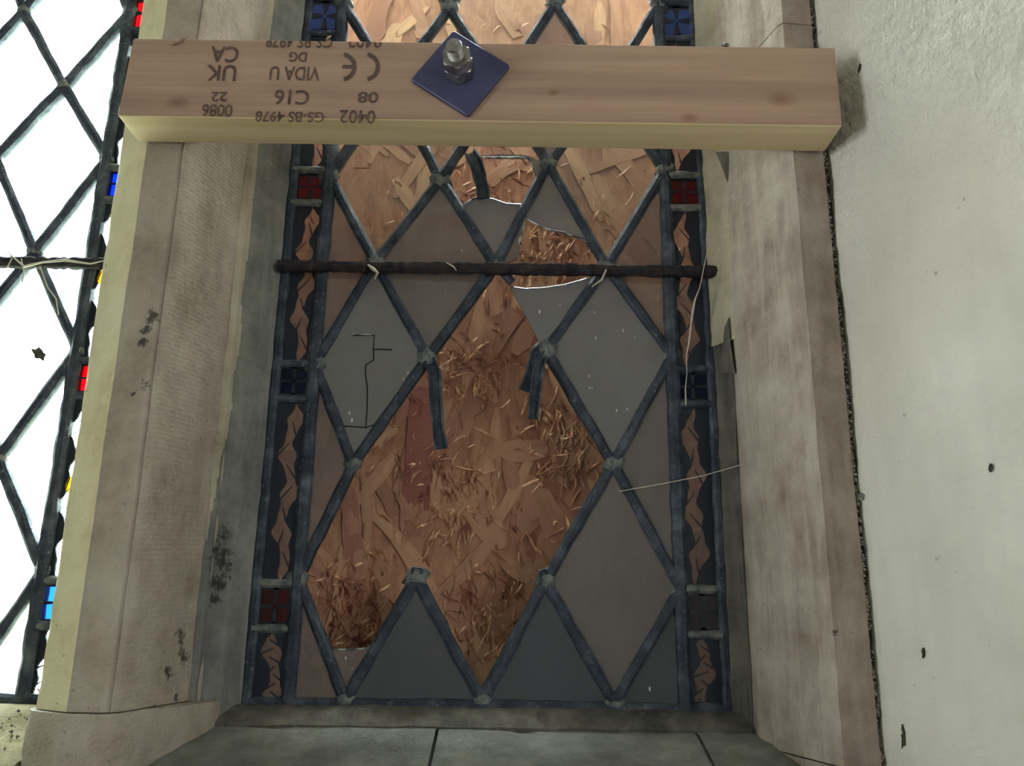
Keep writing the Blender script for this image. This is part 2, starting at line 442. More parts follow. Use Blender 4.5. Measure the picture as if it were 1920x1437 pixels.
wr = structure('wall_right', prism('wall_right', [(0.252, 0.600), (0.600, 0.0), (3.1, 0.0), (3.1, 0.9), (0.42, 0.9), (0.42, 0.62)], 'z', -1.6, 3.1), M['room'],
               'pale rough plastered wall splaying out right of the window', 'wall')
def plaster_face():
    A, B = Vector((0.2395, 0.589)), Vector((0.588, -0.012))
    d = B - A; L = d.length; d /= L; nrm = Vector((d.y, -d.x))
    if nrm.y > 0: nrm = -nrm
    us = [0, 0.0015, 0.004, 0.008] + [0.012 + 0.0035 * i for i in range(80)] + [0.33, 0.42, 0.55, L]
    zs = [-0.32 + 0.004 * i for i in range(255)]
    vs, fs = [], []
    for z in zs:
        for u in us:
            p = A + d * u
            s = Vector((u * 60, 0.3, z * 45))
            top = min(1, max(0, (z - 0.25) * 4))
            rough = (0.0008 + 0.0012 * top)
            h = noise.noise(s) * 0.0009 + noise.noise(s * 3.3) * rough * 0.9 + noise.noise(Vector((u * 9, 2, z * 7))) * 0.003
            if u < 0.006:
                k = 1 - u / 0.006
                rag = noise.noise(Vector((1, 2, z * 42))) * 0.0026 + noise.noise(Vector((1, 5, z * 140))) * 0.0016
                p = p + d * (rag * k) - nrm * (0.0025 * k)
            q = p + nrm * h
            vs.append((q.x, q.y, z))
    nu = len(us)
    for k in range(len(zs) - 1):
        for i in range(nu - 1):
            a = k * nu + i
            fs.append((a, a + 1, a + nu + 1, a + nu))
    # broken edge returning into the joint beside the stone
    base = len(vs)
    for k in range(len(zs)):
        x, y, z = vs[k * nu]; vs.append((x + 0.006, y + 0.022, z))
    for k in range(len(zs) - 1):
        fs.append((k * nu, (k + 1) * nu, base + k + 1, base + k))
    return mesh('plaster_face', vs, fs)
pf = obj('plaster_face', plaster_face(), M['plaster'], wr, True)

# ------------------------------------------------------------------ stone mullion, jamb and sill
def lit_chamfer(o):
    o.data.materials.append(M['lit_chamfer'])
    for p in o.data.polygons:
        c = p.center
        if c.x < -0.2818 and c.y < 0.66 and p.normal.x < -0.2 and abs(p.normal.z) < 0.7:
            p.material_index = 1
    return o
mull = empty('trim_1', (-0.27, 0.64, -0.06)); tag(mull, 'tooled grey-brown stone mullion between the two leaded lights', 'mullion', 'structure')
def under(o, par):
    o.parent = par; o.matrix_parent_inverse = Matrix.Translation(par.location).inverted(); return o
MP = [(-0.2815, 0.581), (-0.2560, 0.5812), (-0.2551, 0.5836), (-0.2537, 0.5828), (-0.2500, 0.588), (-0.2365, 0.655), (-0.2335, 0.664), (-0.2275, 0.668), (-0.222, 0.705), (-0.222, 0.72), (-0.262, 0.79), (-0.266, 0.87), (-0.281, 0.87), (-0.285, 0.79), (-0.325, 0.72), (-0.325, 0.705), (-0.327, 0.668), (-0.3105, 0.600)]
lit_chamfer(under(obj('shaft', prism('shaft', MP, 'z', -0.0618, 0.90, 0.006, 0.004, 0.0006, 30, 1.0, 0.0010), M['mullion'], None, True), mull))
under(obj('shaft', prism('shaft_upper', MP, 'z', 0.902, 1.25, 0.05, 0.02, 0.0007, 30, 1.0), M['mullion'], None, True), mull)
MB = [(-0.2840, 0.577), (-0.2530, 0.577), (-0.2470, 0.586), (-0.216, 0.668), (-0.214, 0.72), (-0.262, 0.79), (-0.266, 0.87), (-0.281, 0.87), (-0.285, 0.79), (-0.335, 0.72), (-0.335, 0.668), (-0.3150, 0.598)]
under(obj('base_block', prism('base_block', MB, 'z', -0.32, -0.0625, 0.006, 0.005, 0.0010, 30, 5.0, 0.003), M['mullion'], None, True), mull)

jamb = empty('trim_2', (0.22, 0.62, -0.09)); tag(jamb, 'streaked buff stone jamb beside the right-hand plaster wall', 'jamb', 'structure')
JP = [(0.2125, 0.581), (0.2365, 0.583), (0.2375, 0.60), (0.40, 0.62), (0.40, 0.87), (0.232, 0.87), (0.228, 0.79), (0.185, 0.72), (0.185, 0.705), (0.1845, 0.668), (0.1895, 0.655), (0.2095, 0.585)]
jz = [-0.32, -0.088, 0.462, 0.90, 1.25]
for k in range(4):
    g = 0.0005
    prof = JP
    st_ = under(obj('stone', prism('jamb_stone', prof, 'z', jz[k] + g, jz[k + 1] - g, 0.006 if k < 3 else 0.05, 0.006, 0.0009, 28, 11.0 + (k == 0) * 3, 0.0016), M['jamb'], None, True), jamb)
    st_.data.materials.append(M['jamb_brown'])
    for p_ in st_.data.polygons:
        if p_.center.x > 0.2128 + 0.0014 * noise.noise(Vector((7, 2, p_.center.z * 30))) and p_.center.y < 0.60: p_.material_index = 1
# crumbling lime in the joint between stone and plaster
bits_v, bits_f = [], []
for i in range(900):
    z = random.uniform(-0.11, 0.36) if i < 700 else random.uniform(0.40, 0.6)
    c = Vector((0.2385 + random.uniform(-0.0012, 0.0015), 0.5865 + random.uniform(0, 0.004), z))
    r = random.uniform(0.0004, 0.0016)
    b = len(bits_v)
    for s in ((1, 0, 0), (-1, 0, 0), (0, 1, 0), (0, -1, 0), (0, 0, 1), (0, 0, -1)):
        bits_v.append(c + Vector(s) * r * random.uniform(0.6, 1.3))
    for f in ((0, 2, 4), (2, 1, 4), (1, 3, 4), (3, 0, 4), (2, 0, 5), (1, 2, 5), (3, 1, 5), (0, 3, 5)):
        bits_f.append(tuple(b + x for x in f))
jc = under(obj('mortar_crumbs', mesh('mortar_crumbs', bits_v, bits_f), M['crumb']), jamb); jc['kind'] = 'stuff'

sill = empty('trim_3', (0, 0.64, -0.10)); tag(sill, 'sloping grey stone window sill made of jointed blocks', 'sill', 'structure')
SP = [(0.80, -0.32), (0.50, -0.32), (0.50, -0.1285), (0.506, -0.124), (0.676, -0.0795), (0.684, -0.076), (0.80, -0.070)]
j1a, j1b = at(820, 1372, 0.675).x, at(1306, 1390, 0.675).x
xs = [-0.236, j1a, j1b, 0.215]
for k in range(3):
    under(obj('sill_stone', prism('sill_stone', SP, 'x', xs[k] + 0.0012, xs[k + 1] - 0.0012, 0.006, 0.006, 0.0010, 30, 21.0 + 5 * k, 0.003), M['sill'], None, True), sill)
under(obj('sill_stone', prism('sill_stone_left', [(0.80, -0.32), (0.46, -0.32), (0.46, -0.150), (0.668, -0.070), (0.80, -0.064)], 'x', -0.80, -0.318, 0.008, 0.008, 0.0022, 34, 41.0, 0.003), M['sill_dusty'], None, True), sill)
# mortar bed along the foot of the leading
under(obj('mortar_fillet', prism('mortar_fillet', [(0.676, -0.0785), (0.694, -0.0665), (0.706, -0.064), (0.72, -0.068), (0.72, -0.09), (0.68, -0.09)], 'x', -0.226, 0.186, 0.004, 0.004, 0.0012, 40, 3.0), M['putty_dark'], None, True), sill)
# grit lying on the left sill
gv, gf = [], []
for i in range(420):
    x = random.uniform(-0.46, -0.335); t = random.uniform(0.0, 1)
    y = 0.52 + 0.15 * t; z = -0.150 + 0.080 * (y - 0.46) / 0.208
    c = Vector((x, y, z + 0.0012)); r = random.uniform(0.0004, 0.0014); b = len(gv)
    for s in ((1, 0, 0), (-1, 0, 0), (0, 1, 0), (0, -1, 0), (0, 0, 1), (0, 0, -1)):
        gv.append(c + Vector(s) * r * random.uniform(0.6, 1.4))
    for f in ((0, 2, 4), (2, 1, 4), (1, 3, 4), (3, 0, 4), (2, 0, 5), (1, 2, 5), (3, 1, 5), (0, 3, 5)):
        gf.append(tuple(b + x for x in f))
gr = under(obj('grit', mesh('grit', gv, gf), M['putty_dark']), sill); gr['kind'] = 'stuff'

# putty fillets sealing the glass to the stone
PL = [(-0.2335, 0.664), (-0.2285, 0.6660), (-0.2270, 0.6700), (-0.2150, 0.684), (-0.2095, 0.6925), (-0.2035, 0.698), (-0.2035, 0.706), (-0.228, 0.706)]
pl_ = under(obj('putty_fillet', prism('putty_left', PL, 'z', -0.075, 0.9, 0.002, 0.0014, 0.0011, 45, 2.0), M['putty'], None, True), mull)
pl_.data.materials.append(M['putty_light'])
for p_ in pl_.data.polygons:
    if p_.center.x < -0.2262 + 0.002 * noise.noise(Vector((4, 9, p_.center.z * 25))) - max(0.0, 0.16 - p_.center.z) * 0.06: p_.material_index = 1
PR = [(0.1850, 0.670), (0.1865, 0.664), (0.190, 0.67), (0.190, 0.706), (0.1685, 0.706), (0.1685, 0.698), (0.1745, 0.690)]
PRd = [(0.1835, 0.682), (0.190, 0.684), (0.190, 0.706), (0.1685, 0.706), (0.1685, 0.699), (0.1745, 0.694)]
zsplit = at(1365, 640, 0.68).z
under(obj('putty_fillet', prism('putty_right_upper', PR, 'z', zsplit, 0.9, 0.005, 0.003, 0.0011, 45, 7.0), M['putty_light'], None, True), jamb)
under(obj('putty_fillet', prism('putty_right_lower', PRd, 'z', -0.075, zsplit, 0.005, 0.003, 0.0013, 45, 9.0), M['putty_dark'], None, True), jamb)
def on_putty(px, py, lift=0.0008):
    A, B = Vector((0.1865, 0.664)), Vector((0.1745, 0.690))
    d = (B - A).normalized(); nrm = Vector((d.y, -d.x))
    if nrm.y > 0: nrm = -nrm
    r = at(px, py, 1.0)
    return r * ((nrm.dot(A) + lift) / (nrm.x * r.x + nrm.y * r.y))
for tri in (((1342, 285), (1368, 285), (1366, 318), (1364, 342), (1356, 320)), ((1350, 700), (1353, 665), (1359, 612), (1366, 596), (1369, 640), (1378, 700))):
    q0 = [on_putty(*p) for p in tri]; q1 = [on_putty(*p, -0.012) for p in tri]; m_ = len(tri)
    fs_ = [tuple(range(m_)), tuple(range(m_, 2 * m_))] + [(i, (i + 1) % m_, m_ + (i + 1) % m_, m_ + i) for i in range(m_)]
    under(obj('dark_patch', fix(mesh('dark_patch', q0 + q1, fs_)), M['putty_dark']), jamb)

# ------------------------------------------------------------------ leaded lights
w1 = empty('window_1', (0, GL, -0.06)); tag(w1, 'broken diamond leaded window boarded behind, between mullion and right jamb', 'window', 'structure')
w2 = empty('window_2', (-0.53, GL, -0.06)); tag(w2, 'bright diamond leaded window open to daylight, left of the mullion', 'window', 'structure')

ND = {  # lattice nodes of the boarded light, photo pixels
 'a0': (649, 5), 'a1': (842, 15), 'a2': (1041, 7), 'a3': (1238, 8),
 'b0': (735, 158), 'b1': (940, 160), 'b2': (1140, 160),
 'c0': (619, 331), 'c1': (826, 337), 'c2': (1028, 307), 'c3': (1240, 320),
 'd0': (704, 492), 'd1': (929, 497), 'd2': (1137, 500),
 'e0': (590, 684), 'e1': (801, 672), 'e2': (1024, 657), 'e3': (1250, 667),
 'f0': (662, 870), 'f1': (885, 880), 'f2': (1150, 870),
 'g0': (555, 1085), 'g1': (781, 1085), 'g2': (1023, 1090), 'g3': (1270, 1105),
 'h0': (647, 1311), 'h1': (904, 1305), 'h2': (1152, 1321)}
P = {k: at(*v, GL) for k, v in ND.items()}
BL, BR, OL, OR, ZB = -0.1690, 0.1370, -0.2010, 0.1700, -0.0660
for k in 'aceg': P[k + '0'].x = BL; P[k + '3'].x = BR
for i in range(3): P['h%d' % i].z = -0.0625
# the light goes on above the frame with the same lattice
def ext(row, z, full):
    for i in range(3 if full else 4):
        P['%s%d' % (row, i)] = Vector((BL + 0.102 * (i + (0.5 if full else 0)), GL, z))
ext('z', 0.664, True); ext('y', 0.754, False); ext('x', 0.845, True); ext('w', 0.935, False); ext('v', 1.03, True); ext('u', 1.12, False); ext('t', 1.21, True)
ZT = 1.25

def lattice_edges(rows):
    e = []
    for r0, r1 in zip(rows[:-1], rows[1:]):
        half0 = r0 in 'uwyaceg'
        for i in range(3):
            if half0: e += [(r0 + str(i), r1 + str(i)), (r0 + str(i + 1), r1 + str(i))]
            else: e += [(r0 + str(i), r1 + str(i)), (r0 + str(i), r1 + str(i + 1))]
    return e
ROWS = 'tuvwxyzabcdefgh'
MISSING = {('d1', 'e2'), ('e1', 'f1'), ('e2', 'f1'), ('f1', 'g1'), ('f1', 'g2'), ('f0', 'g1')}
for a, b in lattice_edges(ROWS):
    if (a, b) in MISSING: continue
    under(obj('lead_came', came('lead_came', [P[a], P[b]]), M['lead'], None, True), w1)

blobs = [blob_mesh('solder_joint', 0.0085, 0.0058, 0.0095, 0.5, 2, s) for s in range(5)]
for b in blobs: b.materials.append(M['solder'])
def joint(par, p, k, s=1.0):
    o = bpy.data.objects.new('solder_joint', blobs[k % 5]); COL.objects.link(o)
    o.location = (p.x, p.y - 0.0003, p.z); o.rotation_euler = (0, random.uniform(0, 3), 0); o.scale = (s, 0.85, s)
    under(o, par); return o
for k, (nm, p) in enumerate(P.items()):
    if nm == 'f1': continue
    joint(w1, p, k, random.uniform(0.8, 1.15))

def qn(*names): return [(P[x].x, P[x].z) for x in names]
def qp(*pix): return [(lambda v: (v.x, v.z))(at(*p, GL)) for p in pix]
def pane(par, poly, mat, name='pane', label=None, y=GL, bow=0.0006):
    o = under(obj(name, plate('pane', poly, y - 0.0012, y + 0.0012, bow), M[mat]), par)
    if label: o['label'] = label
    return o

full = [ # corner names and glass
 (('b0', 'c0', 'd0', 'c1'), 'g_clear'), (('b2', 'c2', 'd2', 'c3'), 'g_clear'),
 (('c1', 'd0', 'e1', 'd1'), 'g_film'), (('d0', 'e0', 'f0', 'e1'), 'g_grey'), (('d2', 'e2', 'f2', 'e3'), 'g_grey'),
 (('f2', 'g2', 'h2', 'g3'), 'g_film'),
 (('c0', 'd0', 'e0'), 'g_brown'), (('c3', 'd2', 'e3'), 'g_brown'), (('e0', 'f0', 'g0'), 'g_brown'), (('e3', 'f2', 'g3'), 'g_film'),
 (('g1', 'h0', 'h1'), 'g_dark'), (('g2', 'h1', 'h2'), 'g_dark'),
 (('a0', 'b0', 'c0'), 'g_clear'), (('a1', 'b0', 'c1', 'b1'), 'g_clear'), (('a2', 'b1', 'c2', 'b2'), 'g_brown'), (('a3', 'b2', 'c3'), 'g_clear'),
 (('z0', 'a0', 'b0', 'a1'), 'g_clear'), (('z1', 'a1', 'b1', 'a2'), 'g_clear'), (('z2', 'a2', 'b2', 'a3'), 'g_clear')]
for nm, mt in full: pane(w1, qn(*nm), mt)
pane(w1, qn('g0', 'h0') + [(BL, ZB)], 'g_brown'); pane(w1, qn('g3', 'h2') + [(BR, ZB)], 'g_dark')
for r in ('y', 'w', 'u'):
    up, dn = {'y': ('x', 'z'), 'w': ('v', 'x'), 'u': ('t', 'v')}[r]
    for i in range(4):
        q = []
        if i < 3: q.append(None)
        l = r + str(i)
        if i == 0: pane(w1, qn(up + '0', l, dn + '0'), 'g_sky')
        elif i == 3: pane(w1, qn(up + '2', l, dn + '2'), 'g_sky')
        else: pane(w1, qn(up + str(i - 1), l)[0:1] + qn(l) + qn(dn + str(i - 1)), 'g_sky') if False else None
for r0, r1, r2 in (('z', 'a', 'b'), ('y', 'z', 'a'), ('x', 'y', 'z'), ('w', 'x', 'y'), ('v', 'w', 'x'), ('u', 'v', 'w')):
    if r1 in 'acegywu':
        if r1 == 'a': continue
        for i in range(3): pane(w1, qn(r0 + str(i), r1 + str(i), r2 + str(i), r1 + str(i + 1)), 'g_sky' if r0 != 'z' else 'g_clear')
    else:
        for i in (1, 2): pane(w1, qn(r0 + str(i), r1 + str(i - 1), r2 + str(i), r1 + str(i)), 'g_sky' if r1 != 'z' else 'g_clear')
for r0, r1 in (('y', 'a'),):
    pane(w1, qn('y0', 'z0', 'a0'), 'g_clear'); pane(w1, qn('y3', 'z2', 'a3'), 'g_clear')

# broken panes: what is left of the glass, with its bright broken edge
def shard(poly, edge, mat='g_grey', label=None):
    o = pane(w1, qp(*poly), mat, 'pane', label)
    if edge:
        pts = [at(*p, GL - 0.0012) for p in edge]
        e = obj('broken_edge', tube('broken_edge', pts, [0.0005 + 0.0005 * random.random() for _ in pts], 5), M['edge'], o)
        e.matrix_parent_inverse = Matrix.Translation(w1.location).inverted() if False else Matrix.Identity(4)
        e.parent = o; e.matrix_parent_inverse = o.matrix_world.inverted()
    return o
shard([(868, 383), (884, 374), (900, 369), (925, 374), (950, 382), (980, 384), (955, 435), (929, 497), (895, 440)], [(868, 384), (884, 374), (900, 369), (925, 374), (950, 382), (980, 384)], 'g_grey', 'lower half of a broken grey pane')
shard([(985, 292), (1028, 307), (1010, 345), (1002, 322), (996, 305)], [(985, 292), (996, 305), (1002, 322), (1010, 345)], 'g_film')
shard([(905, 292), (940, 290), (985, 292), (990, 297), (960, 298), (915, 297)], [(905, 295), (940, 296), (970, 295), (990, 298)], 'g_film')
shard([(1028, 307), (1137, 500), (1105, 452), (1085, 446), (1060, 436), (1035, 431), (1010, 422), (990, 412), (985, 398), (1000, 355)],
      [(985, 405), (990, 413), (1010, 423), (1022, 428), (1035, 432), (1060, 437), (1085, 447), (1106, 455)], 'g_grey', 'upper part of a broken grey pane')
shard([(985, 398), (983, 425), (972, 455), (972, 485), (940, 497), (930, 496), (955, 450)], [(985, 405), (980, 432), (973, 455), (972, 485)], 'g_film')
shard([(957, 540), (985, 543), (1020, 541), (1060, 535), (1100, 524), (1137, 500), (1080, 590), (1024, 657), (1010, 640), (985, 590), (965, 555)], [(957, 538), (985, 542), (1020, 540), (1060, 534), (1100, 523)], 'g_grey', 'lower part of a broken grey pane')
shard([(612, 1217), (650, 1219), (692, 1216), (647, 1311)], [(612, 1217), (650, 1219), (692, 1216)], 'g_brown', 'bottom corner of a broken pane')

# crack across the grey pane on the left
for path in ([(660, 629), (702, 629), (700, 655), (701, 675), (686, 684), (685, 700), (689, 730), (688, 770), (686, 800)], [(702, 655), (735, 656)], [(640, 799), (686, 802), (700, 797)]):
    pts = [at(x, y, GL - 0.0018) for x, y in path]
    o = under(obj('crack', tube('crack', pts, 0.0005, 4), M['crack']), w1)
o = under(obj('crack', tube('crack', [at(660, 628, GL - 0.002), at(701, 628, GL - 0.002)], 0.0006, 4), M['edge']), w1)

# torn strips of lead hanging into the hole
def torn(path, w=0.0045, d=0.0035, Y=GL):
    pts = [at(x, y, Y + dy) for x, y, dy in path]
    return under(obj('torn_lead', came('torn_lead', pts, w, d, 0.0003, 0.003, 0.006, True), M['lead'], None, True), w1)
torn([(801, 672, 0), (815, 698, -0.006), (817, 745, -0.014), (820, 790, -0.016), (828, 843, -0.012)], 0.0050, 0.0032)
torn([(1020, 650, 0), (1004, 665, -0.006), (996, 700, -0.01), (984, 733, -0.009)], 0.0048, 0.0024)
torn([(1016, 672, 0), (1008, 700, -0.012), (1004, 740, -0.016), (1000, 786, -0.015)], 0.0045, 0.0034)
torn([(882, 288, 0), (893, 305, -0.006), (902, 345, -0.008), (908, 372, -0.006)], 0.0058, 0.0032)
torn([(781, 1085, 0), (783, 1066, -0.002)], 0.0045, 0.003)
torn([(1023, 1090, 0), (1018, 1069, -0.003)], 0.0040, 0.003)
torn([(929, 497, 0), (948, 516, -0.004), (962, 530, -0.002)], 0.0034, 0.002)

# ------------------------------------------------------------------ borders of both lights
ZSQ = [(at(600, 1173, GL).z, at(600, 1103, GL).z), (at(600, 743, GL).z, at(600, 690, GL).z), (at(600, 377, GL).z, at(600, 327, GL).z), (at(600, 60, GL).z, at(600, 4, GL).z)]
ZSQ += [(ZSQ[3][0] + 0.181, ZSQ[3][1] + 0.181), (ZSQ[3][0] + 0.362, ZSQ[3][1] + 0.362), (ZSQ[3][0] + 0.543, ZSQ[3][1] + 0.543)]

def scroll(par, x0, x1, z0, z1, flip, clear, yellow=False):
    """painted border pane: a leaf scroll left clear on a dark painted ground"""
    n = 90; W = x1 - x0; L = []
    for k in range(n + 1):
        v = k / n; H = (z1 - z0)
        ph = v * H / 0.030 * math.pi + (1.3 if flip else 0)
        c = (0.56 if not flip else 0.42) + 0.10 * math.sin(ph) * (-1 if flip else 1)
        wdt = 0.19 + 0.075 * math.sin(ph * 1.9 + 0.6) + 0.03 * math.sin(ph * 3.7)
        wdt *= min(1, v * 8 + 0.15, (1 - v) * 8 + 0.15)
        L.append((v, max(0.06, c - wdt), min(0.94, c + wdt)))
    def strip(name, lo, hi, y0, y1):
        vs, fs = [], []
        for v, a, b in L:
            z = z0 + (z1 - z0) * v
            xa, xb = x0 + W * lo(a, b), x0 + W * hi(a, b)
            vs += [(xa, y0, z), (xb, y0, z), (xb, y1, z), (xa, y1, z)]
        for k in range(n):
            a = 4 * k
            for i in range(4):
                j = (i + 1) % 4
                fs.append((a + i, a + j, a + 4 + j, a + 4 + i))
        fs += [(0, 1, 2, 3), (4 * n, 4 * n + 1, 4 * n + 2, 4 * n + 3)]
        return fix(mesh(name, vs, fs))
    leaf = under(obj('border_pane', strip('border_pane', lambda a, b: a, lambda a, b: b, GL - 0.0012, GL + 0.0012), M[clear]), par)
    inv = leaf.matrix_world.inverted()
    bm = bmesh.new()
    for lo, hi in ((lambda a, b: 0.0, lambda a, b: a), (lambda a, b: b, lambda a, b: 1.0)):
        m_ = strip('tmp', lo, hi, GL - 0.0012, GL + 0.0012); bm.from_mesh(m_); bpy.data.meshes.remove(m_)
    # veins painted across the leaf
    for k in range(6, n - 4, 11):
        v, a, b = L[k]; v2, a2, b2 = L[min(k + 7, n)]
        p0 = Vector((x0 + W * (a if k % 2 else b), GL - 0.0016, z0 + (z1 - z0) * v)); p1 = Vector((x0 + W * (a2 * 0.35 + b2 * 0.65 if k % 2 else a2 * 0.65 + b2 * 0.35), GL - 0.0016, z0 + (z1 - z0) * v2))
        d = (p1 - p0); s = Vector((-d.z, 0, d.x)).normalized() * 0.0007
        q = [bm.verts.new(x) for x in (p0 - s, p0 + s, p1 + s * 0.5, p1 - s * 0.5)]
        bm.faces.new(q)
    me = bpy.data.meshes.new('painted_ground'); bm.to_mesh(me); bm.free()
    g = obj('painted_ground', me, M['paint'], leaf); g.matrix_parent_inverse = inv
    leaf.matrix_parent_inverse = Matrix.Translation(par.location).inverted()
    g.matrix_parent_inverse = Matrix.Identity(4)
    if yellow:
        zc = (z0 + z1) / 2; xc = (x0 + x1) / 2
        poly = [(xc + 0.008 * math.cos(t * math.pi / 6), zc + 0.009 * math.sin(t * math.pi / 6)) for t in range(12)]
        y_ = obj('yellow_roundel', plate('yellow_roundel', poly, GL - 0.0026, GL - 0.0016), M['g_yellow'], leaf); y_.matrix_parent_inverse = Matrix.Identity(4)
    return leaf

def square(par, x0, x1, z0, z1, mat, label, petals=False):
    o = under(obj('border_square', plate('border_square', [(x0, z0), (x1, z0), (x1, z1), (x0, z1)], GL - 0.0012, GL + 0.0012), M[mat]), par)
    o['label'] = label
    cx, cz = (x0 + x1) / 2, (z0 + z1) / 2; hw, hh = (x1 - x0) / 2, (z1 - z0) / 2
    bm = bmesh.new()
    def quad(pts):
        bm.faces.new([bm.verts.new((cx + a * hw, GL - 0.0016, cz + b * hh)) for a, b in pts])
    for s in (1, -1):
        quad([(-0.07, 0.12 * s), (0.07, 0.12 * s), (0.16 if not petals else 0.26, 0.98 * s), (-0.16 if not petals else -0.26, 0.98 * s)])
        quad([(0.12 * s, -0.06), (0.12 * s, 0.06), (0.98 * s, 0.12 if not petals else 0.26), (0.98 * s, -0.12 if not petals else -0.26)])
    for a, b in ((-1, -0.86), (0.86, 1)):
        quad([(a, -1), (b, -1), (b, 1), (a, 1)]); quad([(-1, a), (1, a), (1, b), (-1, b)])
    me = bpy.data.meshes.new('painted_cross'); bm.to_mesh(me); bm.free()
    obj('painted_cross', me, M['paint'], o)
    return o

def border(par, xin, xout, cols, clear, zlow, yellow=False, flip=False):
    """xin: inner lead, xout: outer edge; squares and scroll panes between them"""
    under(obj('border_lead', came('border_lead', [(xin, GL, zlow), (xin, GL, ZT)], 0.0062, 0.0056, 0.0004, 0.004, 0.01), M['lead'], None, True), par)
    under(obj('border_lead', came('edge_lead', [(xout, GL, zlow), (xout, GL, ZT)], 0.0050, 0.0045, 0.0004, 0.004, 0.01), M['lead'], None, True), par)
    x0, x1 = min(xin, xout), max(xin, xout)
    last = zlow
    for k, (za, zb) in enumerate(ZSQ):
        m_, lb = cols[k % len(cols)]
        for z in (za - 0.003, zb + 0.003):
            under(obj('cross_lead', came('cross_lead', [(x0, GL, z), (x1, GL, z)], 0.0040, 0.0045, 0.0003, 0.004, 0.006), M['lead' if k % 2 else 'solder'], None, True), par)
        square(par, x0 + 0.002, x1 - 0.002, za, zb, m_, lb, k == 3)
        scroll(par, x0 + 0.002, x1 - 0.002, last + 0.001, za - 0.005, flip, clear, yellow and k > 0)
        last = zb + 0.005
    scroll(par, x0 + 0.002, x1 - 0.002, last, ZT - 0.002, flip, clear)

red, blue = ('g_red', 'ruby red border square'), ('g_blue', 'deep blue border square')
border(w1, BL, OL, [red, blue, red, ('g_lightblue', 'light blue border square with four petals')], 'g_leaf', ZB)
border(w1, BR, OR, [('g_purple', 'dark purple border square'), blue, red, ('g_lightblue', 'bright blue border square with four petals')], 'g_leaf', ZB, flip=True)
DX = -0.340 - OR                                        # the left light is the same light one bay along
border(w2, BR + DX, OR + DX, [('g_lightblue', 'bright blue border square'), red, ('g_blue', 'blue border square'), red], 'g_sky', ZB, True, True)
border(w2, BL + DX, OL + DX, [blue, red, blue, red], 'g_sky', ZB, True)
# bottom leads
under(obj('bottom_lead', came('bottom_lead', [(OL, GL, ZB), (OR, GL, ZB)], 0.0055, 0.0045), M['lead'], None, True), w1)
under(obj('bottom_lead', came('bottom_lead', [(OL + DX, GL, ZB), (OR + DX, GL, ZB)], 0.0055, 0.0045), M['lead'], None, True), w2)

# lattice of the left light, regular
Q = {}
zrow = {}
for i, r in enumerate('hgfedcbazyxwvut'): zrow[r] = -0.0625 + 0.0912 * i
zrow.update({'g': 0.0310, 'f': 0.122, 'e': 0.2166, 'd': 0.3070, 'c': 0.400, 'b': 0.4755, 'a': 0.5575})
for r in ROWS:
    fullrow = r not in 'uwyaceg'
    for i in range(3 if fullrow else 4):
        Q[r + str(i)] = Vector((BL + DX + 0.102 * (i + (0.5 if fullrow else 0)), GL, min(zrow[r], 1.235)))
for a, b in lattice_edges(ROWS):
    under(obj('lead_came', came('lead_came', [Q[a], Q[b]], 0.0052), M['lead'], None, True), w2)
for k, p in enumerate(Q.values()): joint(w2, p, k, 0.8)
def qq(*names): return [(Q[x].x, Q[x].z) for x in names]
for k in range(1, len(ROWS) - 1):
    r0, r1, r2 = ROWS[k - 1], ROWS[k], ROWS[k + 1]
    if r1 in 'uwyaceg':
        for i in range(3): pane(w2, qq(r0 + str(i), r1 + str(i), r2 + str(i), r1 + str(i + 1)), 'g_sky')
    else:
        for i in (1, 2): pane(w2, qq(r0 + str(i), r1 + str(i - 1), r2 + str(i), r1 + str(i)), 'g_sky')
        pane(w2, qq(r0 + '0', r1 + '0', r2 + '0'), 'g_sky'); pane(w2, qq(r0 + '3', r1 + '2', r2 + '3'), 'g_sky')
for i in range(2): pane(w2, qq('g%d' % (i + 1), 'h%d' % i, 'h%d' % (i + 1)), 'g_sky')
pane(w2, qq('g0', 'h0') + [(BL + DX, ZB)], 'g_sky'); pane(w2, qq('g3', 'h2') + [(BR + DX, ZB)], 'g_sky')

# iron saddle bars across the lights
def saddle(par, p0, p1, Y=GL - 0.009):
    pts = [Vector(p0).lerp(Vector(p1), k / 110) for k in range(111)]
    return under(obj('saddle_bar', tube('saddle_bar', pts, [0.0052 * random.uniform(0.86, 1.2) for _ in pts], 8), M['iron'], None, True), par)
a, b = at(530, 497, GL - 0.009), at(1342, 512, GL - 0.009)
zb_ = (a.z + b.z) / 2
saddle(w1, (a.x - 0.004, GL - 0.009, zb_), (b.x + 0.004, GL - 0.009, zb_))
zb2 = at(60, 493, GL - 0.009).z
saddle(w2, (OL + DX - 0.01, GL - 0.009, zb2), (OR + DX + 0.004, GL - 0.009, zb2))

# flecks of dirt and lime on the glass
fl = [blob_mesh('fleck', 0.0006, 0.0004, 0.0010, 0.6, 1, s) for s in range(3)]
for f in fl: f.materials.append(M['fleck'])
for (x, y) in [(1050, 572), (1012, 585), (1115, 586), (1117, 634), (1168, 620), (1105, 705), (1176, 768), (1156, 770), (1190, 632), (866, 470), (780, 700), (765, 700), (757, 712), (655, 775), (660, 788), (648, 1235), (660, 1255), (1105, 727), (1110, 728), (1218, 1293)]:
    o = bpy.data.objects.new('fleck', random.choice(fl)); COL.objects.link(o)
    p = at(x, y, GL - 0.0015); o.location = p; k = random.uniform(0.7, 1.6); o.scale = (k, 1, k * random.uniform(1, 1.6)); under(o, w1)

